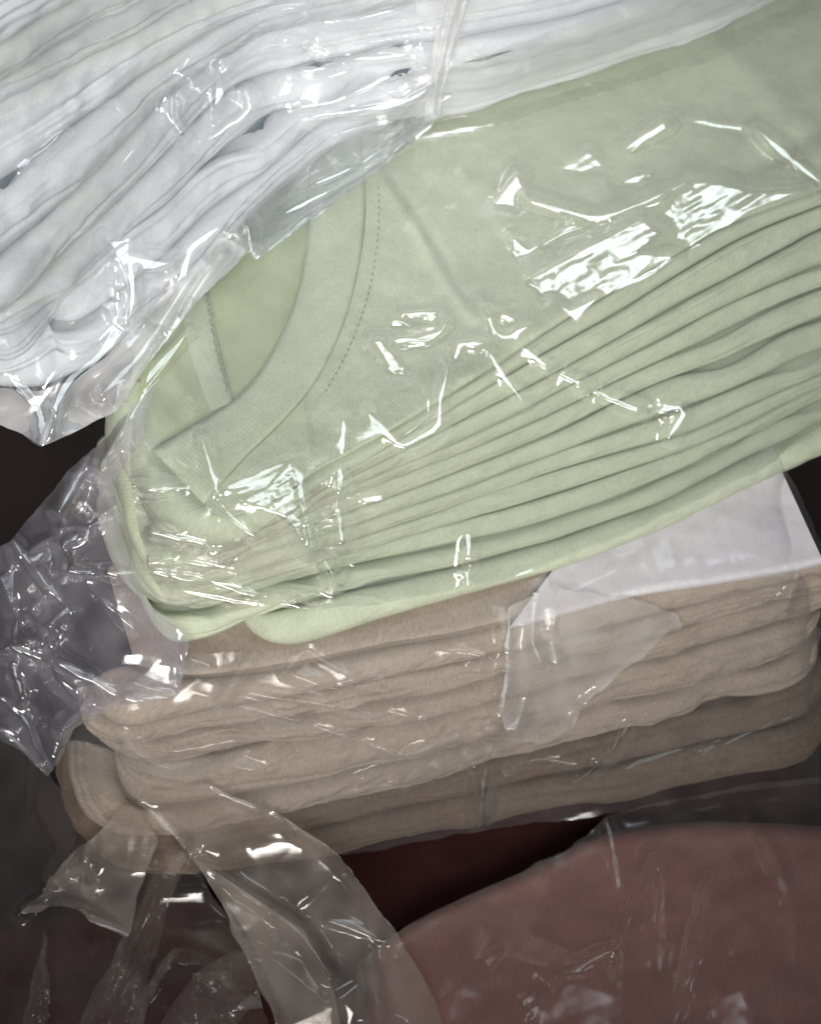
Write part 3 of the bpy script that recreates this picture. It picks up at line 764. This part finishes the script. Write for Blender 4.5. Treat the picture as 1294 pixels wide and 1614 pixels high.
# ---- bag over the green stack
bag_g = empty("plastic_bag", None)
tag(bag_g, "clear plastic bag stretched over the sage green stack, crumpled at its left end", "plastic bag", "clear plastic bags")
g_ridges = [
    ([(836, 316), (890, 332), (943, 343), (1008, 322), (1077, 289)], 7, 5),
    ([(980, 240), (1020, 212), (1070, 185)], 5, 5), ([(1070, 185), (1130, 198), (1195, 205)], 4, 5), ([(1195, 205), (1245, 250), (1300, 296)], 6, 5),
    ([(620, 503), (655, 508), (690, 515), (700, 495), (635, 493)], 5, 3.5),
    ([(612, 537), (660, 532), (690, 525), (703, 508)], 5, 4),
    ([(758, 478), (795, 498), (830, 515)], 5, 4), ([(830, 515), (790, 532), (762, 488)], 4, 3.5),
    ([(581, 651), (610, 682), (635, 703), (665, 690), (690, 673), (693, 640), (705, 580)], 7, 4.2),
    ([(718, 568), (725, 542), (760, 540)], 5, 4), ([(768, 550), (795, 595), (822, 630)], 8, 4),
    ([(820, 547), (850, 569), (880, 590), (935, 616), (990, 640), (1030, 650), (1077, 645), (1068, 668), (1055, 690)], 9, 5),
    ([(541, 660), (538, 730), (537, 800), (540, 880), (527, 920), (505, 860), (490, 800)], 8, 4),
    ([(342, 787), (370, 818), (400, 845)], 8, 4),
    ([(241, 840), (322, 855), (331, 871), (362, 880), (374, 898)], 6, 4), ([(374, 898), (303, 886), (238, 889)], 6, 4),
    ([(340, 775), (400, 752), (458, 725)], 6, 4), ([(458, 725), (475, 770), (487, 830), (492, 872)], 6, 4),
    ([(318, 690), (332, 740), (345, 780)], 6, 3),
    ([(739, 840), (738, 900), (735, 990)], 6, 4),
    ([(230, 560), (160, 720), (95, 805)], 10, 7), ([(300, 520), (200, 640), (170, 740)], 8, 6),
    ([(90, 800), (210, 770), (300, 770)], 6, 3.5), ([(100, 860), (170, 810), (215, 780)], 6, 4), ([(0, 830), (90, 835), (150, 825)], 6, 4),
    ([(110, 900), (230, 900), (330, 915), (480, 960), (640, 985)], 8, 5), ([(100, 915), (260, 925), (420, 955), (600, 965)], 6, 4),
    ([(100, 740), (105, 840), (100, 910), (105, 960)], 12, 6), ([(20, 850), (60, 900), (110, 960), (105, 1000)], 10, 6),
    ([(0, 870), (30, 960), (20, 1030)], 8, 6),
    ([(690, 1010), (760, 960), (840, 905), (900, 880)], 5, 3.5), ([(660, 1010), (700, 965), (715, 940)], 4, 3.5),
]
g_patches = [
    ([(777, 322), (815, 273), (836, 316), (815, 326)], 1.0),
    ([(806, 372), (832, 392), (900, 362), (945, 345), (905, 350), (860, 380), (836, 398), (814, 407)], .8),
    ([(1060, 300), (1085, 287), (1136, 290), (1190, 304), (1268, 302), (1180, 332), (1150, 356), (1112, 372), (1074, 402), (1030, 400), (1046, 372), (1015, 350), (1040, 325)], 1.25),
    ([(832, 440), (922, 391), (1010, 347), (1040, 368), (1000, 398), (1062, 404), (1030, 432), (985, 456), (940, 466), (900, 480), (857, 470)], 1.25),
    ([(868, 474), (900, 488), (940, 470), (905, 505)], 1.0),
    ([(880, 268), (928, 238), (952, 262), (915, 272)], 1.0, (0, .08)),
    ([(970, 290), (1000, 277), (1023, 273), (1005, 290)], .8),
    ([(585, 535), (602, 535), (622, 562), (638, 592), (622, 590), (603, 560)], .8),
    ([(377, 790), (420, 770), (458, 728), (475, 780), (490, 868), (470, 843), (451, 815), (415, 800)], 1.6),
    ([(565, 785), (600, 778), (605, 790), (575, 795)], .6),
    ([(150, 735), (172, 740), (130, 800), (95, 818)], 1.2), ([(0, 850), (70, 830), (100, 880), (60, 935), (15, 920)], 2.2),
    ([(90, 880), (120, 900), (105, 960), (60, 940)], 1.5), ([(0, 1015), (60, 1000), (100, 985), (85, 1035), (40, 1030)], 1.2),
    ([(240, 748), (258, 770), (246, 780)], .4),
]
def zc_green(X, Y):
    # the loose left end of the bag slopes from the stack down to the table
    return np.where(X < 300, np.clip(930-np.maximum(0, 280-X)*1.1-np.maximum(0, Y-880)*1.5, 120, 930), 0)
film("film", [(212, 650), (240, 560), (330, 380), (500, 240), (700, 110), (1000, 0), (1150, -90), (1420, -150), (1440, 664), (1290, 692), (1130, 776), (1000, 838), (900, 878), (800, 914), (735, 930),
     (600, 952), (500, 962), (420, 955), (330, 978), (268, 962), (236, 905), (214, 820), (205, 740)],
     M_FILM_G, bag_g, zcap=zc_green, rmin=2, sig=3.4, lift=7, step=2.3, ridges=g_ridges, patches=g_patches,
     crumple=[(150, 3.0, 3, 11), (60, .5, 2.2, 12)], seed=100)

# ---- bag over the white stack
bag_w = empty("plastic_bag", None)
tag(bag_w, "clear plastic bag around the white stack, gathered in a band near the top", "plastic bag", "clear plastic bags")
w_ridges = [
    ([(348, 37), (420, 20), (483, 9)], 6, 4), ([(350, 90), (395, 62), (440, 37)], 6, 4), ([(378, 96), (430, 71), (489, 74), (520, 87)], 6, 4),
    ([(461, 170), (532, 158), (606, 127)], 7, 4), ([(467, 111), (523, 107), (566, 93), (653, 88)], 6, 4), ([(511, 124), (560, 108)], 6, 4),
    ([(275, 133), (310, 92), (346, 53)], 7, 4), ([(274, 133), (272, 182), (287, 210)], 6, 4), ([(331, 222), (365, 198), (395, 173), (389, 145)], 7, 4),
    ([(31, 262), (70, 235), (102, 207)], 6, 4), ([(160, 297), (230, 213)], 3, 4), ([(560, 145), (620, 120), (680, 110)], 6, 4),
    ([(470, 185), (560, 175), (640, 160), (690, 130)], 5, 5), ([(560, 70), (620, 60), (690, 50)], 5, 4), ([(500, 35), (560, 30), (640, 12)], 5, 4),
    ([(68, 700), (85, 650), (110, 600), (160, 560), (205, 500)], 10, 7), ([(204, 400), (210, 460), (205, 500)], 7, 6),
    ([(190, 640), (186, 615), (190, 600)], 5, 4), ([(400, 413), (388, 380), (384, 345)], 7, 4), ([(400, 413), (500, 330), (612, 256), (690, 190)], 7, 4),
    ([(250, 560), (330, 470), (400, 390)], 8, 6), ([(200, 640), (260, 540), (300, 470)], 6, 6), ([(280, 480), (300, 400), (345, 360)], 8, 7),
    ([(430, 345), (520, 300), (640, 225)], 5, 5), ([(250, 517), (268, 532)], 5, 3), ([(10, 590), (60, 640), (68, 700)], 6, 8),
]
w_patches = [
    ([(437, 154), (449, 130), (458, 148)], .7), ([(643, 87), (668, 56), (665, 96)], .8), ([(343, 105), (356, 150), (337, 172)], .8, (.05, .05)),
    ([(272, 182), (278, 180), (290, 212), (280, 200)], .5), ([(294, 235), (309, 216), (331, 222), (310, 228)], .6),
    ([(168, 379), (207, 378), (204, 405), (240, 410), (272, 415), (247, 424), (203, 428)], .7), ([(204, 428), (200, 445), (207, 470), (212, 440)], .5),
    ([(338, 378), (348, 346), (385, 348), (390, 362), (365, 380)], 1.4), ([(687, 165), (690, 148), (722, 148), (700, 162)], .7),
    ([(240, 545), (250, 525), (268, 535)], .6), ([(500, 128), (515, 118), (560, 108), (530, 124)], .6), ([(600, 38), (650, 25), (640, 36)], .8),
    ([(25, 262), (38, 250), (52, 262), (35, 272)], .8),
]
def zc_white(X, Y):
    return np.clip(1150-np.maximum(0, 620-X)*.10-np.maximum(0, Y-560)*.3, 950, 1150)+np.where(X > 640, -70, 0)
film("film", [(-130, 690), (-40, 660), (0, 668), (68, 705), (120, 680), (190, 645), (215, 600), (235, 572), (290, 500), (330, 455), (372, 420), (392, 400), (402, 413), (500, 340), (610, 258), (655, 225), (690, 192), (720, 178), (770, 160), (850, 132), (930, 103), (1010, 70), (1100, 40), (1200, 5), (1300, -60), (1300, -140), (-130, -140)],
     M_FILM_W, bag_w, zcap=zc_white, rmin=2, sig=2.4, lift=9, step=2.3, ridges=w_ridges, patches=w_patches,
     crumple=[(90, 4.0, 2.6, 31), (40, 1.5, 2.2, 32)], seed=200)

# gathered band
def strip(name, ca, cb, lift, mat, parent, n=160, m=50, rip=3.0, nf=4, seed=0, zoff=None, bow=0, rag=0):
    a = spline(ca, n); b = spline(cb, n)
    u_ = np.linspace(0, 1, n)
    if rag:
        for c_, sd_ in ((a, 5), (b, 9)):
            c_ += rag*np.stack([fbm(u_*5, u_*0, seed+sd_, 3), fbm(u_*5, u_*0+4, seed+sd_, 3)], 1)
    s = np.linspace(0, 1, m)[None, :, None]
    P = a[:, None]*(1-s)+b[:, None]*s
    X, Y = P[..., 0], P[..., 1]
    tt = np.broadcast_to(np.linspace(0, 1, n)[:, None], X.shape); ss = np.broadcast_to(s[..., 0], X.shape)
    env = gauss(minfilt(DEPTH if zoff is None else np.minimum(DEPTH, depth_z(GXX, GYY, zoff)), 2), 3)
    w = -bilinear(env, GX0, GY0, GST, X, Y)+lift
    w = w+rip*np.sin(ss*math.pi*2*nf+2*vnoise(tt*4, tt*0, seed))*(.6+.4*vnoise(tt*5, ss*3, seed+1))+rip*.6*fbm(tt*7, ss*4, seed+2, 3)+bow*np.sin(ss*math.pi)
    V = at_depth(X, Y, -w).reshape(-1, 3)
    return link(name, mesh_from(name, V, grid_faces(n, m)), mat, parent)
strip("gathered_band", [(700, -60), (688, 40), (676, 110), (668, 192)], [(756, -60), (726, 50), (704, 120), (696, 186)], 24, M_FILM_BAND, bag_w, rip=7, nf=2.5, seed=3, bow=16)
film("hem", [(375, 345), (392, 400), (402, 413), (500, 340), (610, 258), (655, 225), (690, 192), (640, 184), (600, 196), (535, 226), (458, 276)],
     M_FILM_HEM_SHADE, bag_w, zcap=zc_white, rmin=2, sig=2.4, lift=16, seed=220, crumple=[(80, 3, 2.6, 35)],
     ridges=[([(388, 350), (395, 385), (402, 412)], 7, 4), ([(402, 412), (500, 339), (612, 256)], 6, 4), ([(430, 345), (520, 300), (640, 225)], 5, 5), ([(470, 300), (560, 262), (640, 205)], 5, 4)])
film("hem", [(-130, 600), (0, 610), (60, 615), (110, 600), (160, 568), (205, 522), (250, 472), (300, 422), (345, 370), (392, 395), (372, 422), (330, 457), (290, 502), (235, 574), (215, 602), (190, 647), (120, 682), (68, 707), (0, 670), (-130, 692)],
     M_FILM_BAND, bag_w, zcap=zc_white, rmin=2, sig=2.4, lift=16, seed=230, crumple=[(70, 5, 2.6, 36), (36, 1.2, 2.2, 37)],
     ridges=[([(68, 700), (85, 650), (110, 600)], 10, 6), ([(190, 640), (260, 540), (300, 470), (350, 400)], 8, 6), ([(160, 620), (220, 560), (280, 470), (320, 410)], 8, 5)],
     patches=[([(238, 548), (250, 522), (270, 535)], .6), ([(338, 385), (348, 356), (385, 358), (388, 372), (365, 386)], 1.2)])

# ---- bag over the beige stack
bag_b = empty("plastic_bag", None)
tag(bag_b, "clear plastic bag over the beige stack below the green one", "plastic bag", "clear plastic bags")
b_ridges = [
    ([(309, 1089), (400, 1115), (494, 1142), (570, 1165), (633, 1189)], 8, 4), ([(327, 1073), (448, 1100), (610, 1119), (660, 1130), (735, 1190)], 8, 4),
    ([(448, 1059), (480, 1026), (494, 1031), (559, 1070)], 6, 4), ([(513, 1084), (570, 1083), (605, 1073)], 6, 4),
    ([(183, 1142), (207, 1175), (253, 1205), (309, 1203), (369, 1179)], 9, 5), ([(560, 1240), (610, 1205)], 4, 3),
    ([(694, 1024), (735, 1026), (764, 1033), (754, 1056)], 6, 4), ([(690, 1150), (730, 1185), (755, 1215)], 8, 4), ([(633, 1189), (690, 1205)], 7, 5),
    ([(790, 960), (800, 1020), (798, 1080), (787, 1126), (770, 1180), (755, 1300)], 8, 5), 
    ([(870, 950), (920, 922), (990, 890)], 4, 4), ([(1110, 1190), (1180, 1155), (1270, 1120)], 5, 4), ([(800, 1210), (860, 1195), (910, 1205)], 4, 4),
    ([(980, 1210), (1060, 1185), (1100, 1170)], 4, 5), ([(540, 1250), (640, 1230), (690, 1200)], 4, 4), ([(420, 1010), (380, 1060), (350, 1110)], 5, 4),
    ([(640, 1190), (720, 1160), (780, 1150)], 5, 4), ([(900, 1240), (960, 1190), (1000, 1130)], 4, 4), ([(1235, 960), (1250, 920), (1258, 895)], 4, 4),
]
b_patches = [
    ([(448, 1059), (480, 1026), (559, 1070), (513, 1084)], .8, (0, -.08)), ([(350, 1203), (383, 1189), (434, 1212), (400, 1215)], 1.5),
    ([(787, 1084), (815, 1098), (810, 1130), (787, 1126)], .8), ([(633, 1189), (670, 1180), (690, 1208), (660, 1205)], .8),
    ([(800, 965), (840, 945), (835, 985), (812, 980)], .8), ([(210, 1075), (300, 1040), (330, 1050), (250, 1090)], 1.2),
]
def zc_beige(X, Y):
    return np.where(X < 240, np.clip(620-np.maximum(0, 200-X)*1.5-np.maximum(0, Y-1150)*1.3, 200, 620), 0)
film("film", [(60, 1050), (180, 1080), (300, 1030), (430, 1025), (600, 990), (800, 930), (900, 880), (1000, 830), (1150, 760), (1215, 690), (1300, 860), (1340, 900), (1330, 1230), (1160, 1250), (960, 1285), (760, 1310), (540, 1350), (330, 1250), (215, 1262), (120, 1240)],
     M_FILM_B, bag_b, zcap=zc_beige, rmin=3, sig=4.0, lift=5, ridges=b_ridges, patches=b_patches,
     crumple=[(90, 3.0, 2.6, 51), (40, .8, 2.2, 52)], seed=300)
film("sheen_flap", [(797, 958), (870, 922), (960, 935), (1060, 960), (1076, 985), (1020, 1032), (960, 1076), (922, 1112), (905, 1150), (850, 1176), (800, 1166), (785, 1122), (796, 1050)],
     M_FILM_FLAP, bag_b, zcap=zc_beige, rmin=3, sig=4, lift=13, crumple=[(60, 2.0, 5, 55)], seed=310, edge_rag=5,
     ridges=[([(800, 970), (800, 1050), (790, 1120)], 6, 5), ([(842, 950), (840, 1010), (852, 1045)], 7, 4), ([(862, 960), (868, 1010), (878, 1045)], 6, 4), ([(905, 1148), (922, 1110), (962, 1074)], 6, 3)], patches=[([(790, 1090), (830, 1105), (815, 1150), (795, 1150)], .8)])

# ---- film over the maroon garment at the lower right
bag_m = empty("plastic_bag", None)
tag(bag_m, "thin clear plastic bag over the dusty maroon garment", "plastic bag", "clear plastic bags")
film("film", [(560, 1520), (640, 1458), (760, 1400), (900, 1335), (955, 1285), (1010, 1268), (1160, 1238), (1340, 1215), (1400, 1300), (1400, 1720), (560, 1720)],
     M_FILM_D, bag_m, zcap=320, rmin=2, sig=4, lift=8, seed=400, crumple=[(130, 3, 3, 61), (60, .7, 2.4, 62)],
     ridges=[([(1025, 1350), (990, 1450), (978, 1530), (973, 1660)], 12, 6), ([(1035, 1345), (1044, 1400), (1038, 1535)], 9, 6), ([(890, 1535), (930, 1510), (965, 1495)], 7, 5),
             ([(955, 1285), (965, 1330), (975, 1400)], 8, 6), ([(1120, 1390), (1090, 1500), (1060, 1614)], 7, 8), ([(1100, 1560), (1115, 1640)], 8, 6), ([(1200, 1320), (1240, 1420), (1250, 1520)], 6, 8)],
     patches=[([(822, 1575), (850, 1540), (868, 1555), (845, 1600), (832, 1640)], 1.6), ([(762, 1510), (785, 1490), (792, 1500), (770, 1524)], .8), ([(890, 1537), (950, 1500), (962, 1500), (920, 1530)], .6), ([(1085, 1555), (1110, 1600), (1120, 1650), (1095, 1640)], .8)])

# ---- loose film at the lower left
loose = empty("plastic_sheet", None)
tag(loose, "milky folded strip of plastic film running from the beige stack to the lower edge", "plastic sheet", "loose plastic film")
def zc_loose(X, Y):
    return np.clip(470-(Y-1240)*.35, 260, 470)
film("film", [(212, 1262), (240, 1245), (330, 1236), (425, 1276), (530, 1342), (622, 1462), (682, 1562), (715, 1680), (450, 1680), (428, 1600), (382, 1502), (345, 1420), (300, 1350)],
     M_FILM_S, loose, zcap=zc_loose, rmin=2, sig=4, lift=22, seed=500, crumple=[(90, 8, 1.7, 71), (42, 2.2, 1.6, 72)], edge_rag=4,
     ridges=[([(225, 1265), (300, 1342), (380, 1402), (470, 1462), (520, 1535)], 12, 7), ([(300, 1350), (345, 1420), (382, 1502), (430, 1605)], 8, 5), ([(520, 1450), (560, 1460), (610, 1485)], 7, 6),
             ([(570, 1480), (590, 1550), (600, 1620)], 9, 6), ([(330, 1240), (425, 1280), (530, 1345), (620, 1465)], 6, 5)],
     patches=[([(415, 1465), (478, 1462), (500, 1500), (440, 1490)], 1.0), ([(590, 1580), (640, 1610), (620, 1640)], 1.0)])
film("folded_back_layer", [(300, 1345), (345, 1375), (400, 1415), (478, 1465), (520, 1535), (560, 1680), (450, 1680), (428, 1600), (382, 1502), (345, 1420)],
     M_FILM_S, loose, zcap=zc_loose, rmin=2, sig=4, lift=34, seed=510, crumple=[(70, 5, 5, 73)])
loose2 = empty("plastic_sheet", None)
tag(loose2, "dim crumpled clear plastic film lying over the dark lower left corner", "plastic sheet", "loose plastic film")
film("film", [(-60, 1140), (60, 1180), (85, 1230), (150, 1290), (210, 1258), (300, 1350), (345, 1420), (400, 1520), (440, 1680), (-60, 1680)],
     M_FILM_D, loose2, zcap=lambda X, Y: 300+0*X, rmin=2, sig=4, lift=8, seed=520, crumple=[(110, 10, 2.6, 75), (50, 2.5, 2.4, 76)],
     ridges=[([(30, 1440), (90, 1380), (150, 1300)], 10, 6), ([(60, 1600), (70, 1520), (75, 1470)], 10, 5), ([(130, 1640), (200, 1520), (245, 1360)], 10, 6), ([(200, 1600), (260, 1520), (275, 1495)], 10, 5)])
film("torn_flap", [(28, 1438), (90, 1370), (150, 1300), (205, 1262), (255, 1320), (230, 1400), (205, 1475), (100, 1432)],
     M_FILM_S, loose2, zcap=380, rmin=2, sig=4, lift=30, seed=530, edge_rag=9, crumple=[(70, 7, 2.4, 77)],
     ridges=[([(150, 1300), (130, 1380), (140, 1440)], 6, 6), ([(30, 1437), (100, 1430), (205, 1472)], 6, 5)])
for q, (ca, cb) in enumerate([([(20, 1660), (55, 1540), (72, 1465)], [(70, 1660), (80, 1540), (76, 1462)]),
                              ([(110, 1660), (150, 1560), (215, 1440), (262, 1335)], [(215, 1660), (235, 1550), (262, 1440), (300, 1345)]),
                              ([(215, 1660), (290, 1560), (360, 1500), (425, 1478)], [(330, 1660), (380, 1600), (420, 1555), (450, 1530)]),
                              ([(195, 1640), (225, 1565), (276, 1492)], [(205, 1640), (250, 1560), (279, 1494)])]):
    strip("torn_flap", ca, cb, 36+8*q, M_FILM_T, loose2, rip=9, nf=1.3, seed=60+q, zoff=300, bow=12, rag=4)

# ---- loose end of the green bag at the far left
flap_l = film("crumpled_end", [(-60, 900), (15, 852), (60, 800), (105, 742), (150, 706), (190, 660), (245, 600), (225, 690), (180, 760), (196, 850), (225, 940), (300, 1010), (285, 1100), (180, 1115), (120, 1150), (78, 1228), (40, 1190), (-60, 1130)],
     M_FILM_L, bag_g, zcap=lambda X, Y: np.clip(900-np.maximum(0, 180-X)*.8-np.maximum(0, Y-900)*1.0, 200, 900), rmin=2, sig=3, lift=26, seed=110,
     step=2.3, crumple=[(85, 17, 1.8, 81), (45, 2.5, 1.6, 82)],
     patches=[([(130, 722), (160, 735), (100, 815), (88, 800)], 1.5), ([(30, 880), (80, 848), (95, 900), (70, 932)], 2), ([(50, 960), (100, 990), (80, 1020)], 1), ([(60, 1150), (112, 1128), (80, 1195)], 1), ([(0, 910), (25, 900), (20, 960)], 1)],
     ridges=[([(104, 742), (106, 800), (103, 850), (100, 910)], 8, 4), ([(20, 850), (60, 900), (110, 960)], 8, 4), ([(110, 960), (60, 1000), (0, 1030)], 8, 4), ([(60, 1000), (90, 1060), (140, 1118)], 8, 4),
             ([(78, 1225), (100, 1150), (150, 1095)], 8, 4), ([(0, 1100), (40, 1135), (76, 1220)], 8, 4), ([(150, 705), (120, 760), (95, 805)], 8, 4), ([(112, 880), (150, 930), (210, 990)], 8, 4), ([(100, 860), (150, 826), (200, 790)], 8, 3.5), ([(110, 900), (170, 902), (225, 905)], 8, 3.5), ([(235, 610), (200, 670), (160, 740)], 8, 4), ([(95, 835), (140, 830), (190, 812)], 8, 3), ([(30, 970), (20, 1040), (35, 1100)], 8, 4), ([(78, 1228), (40, 1180), (0, 1150)], 10, 6), ([(20, 1020), (90, 1040), (200, 1100), (280, 1105)], 10, 6)])
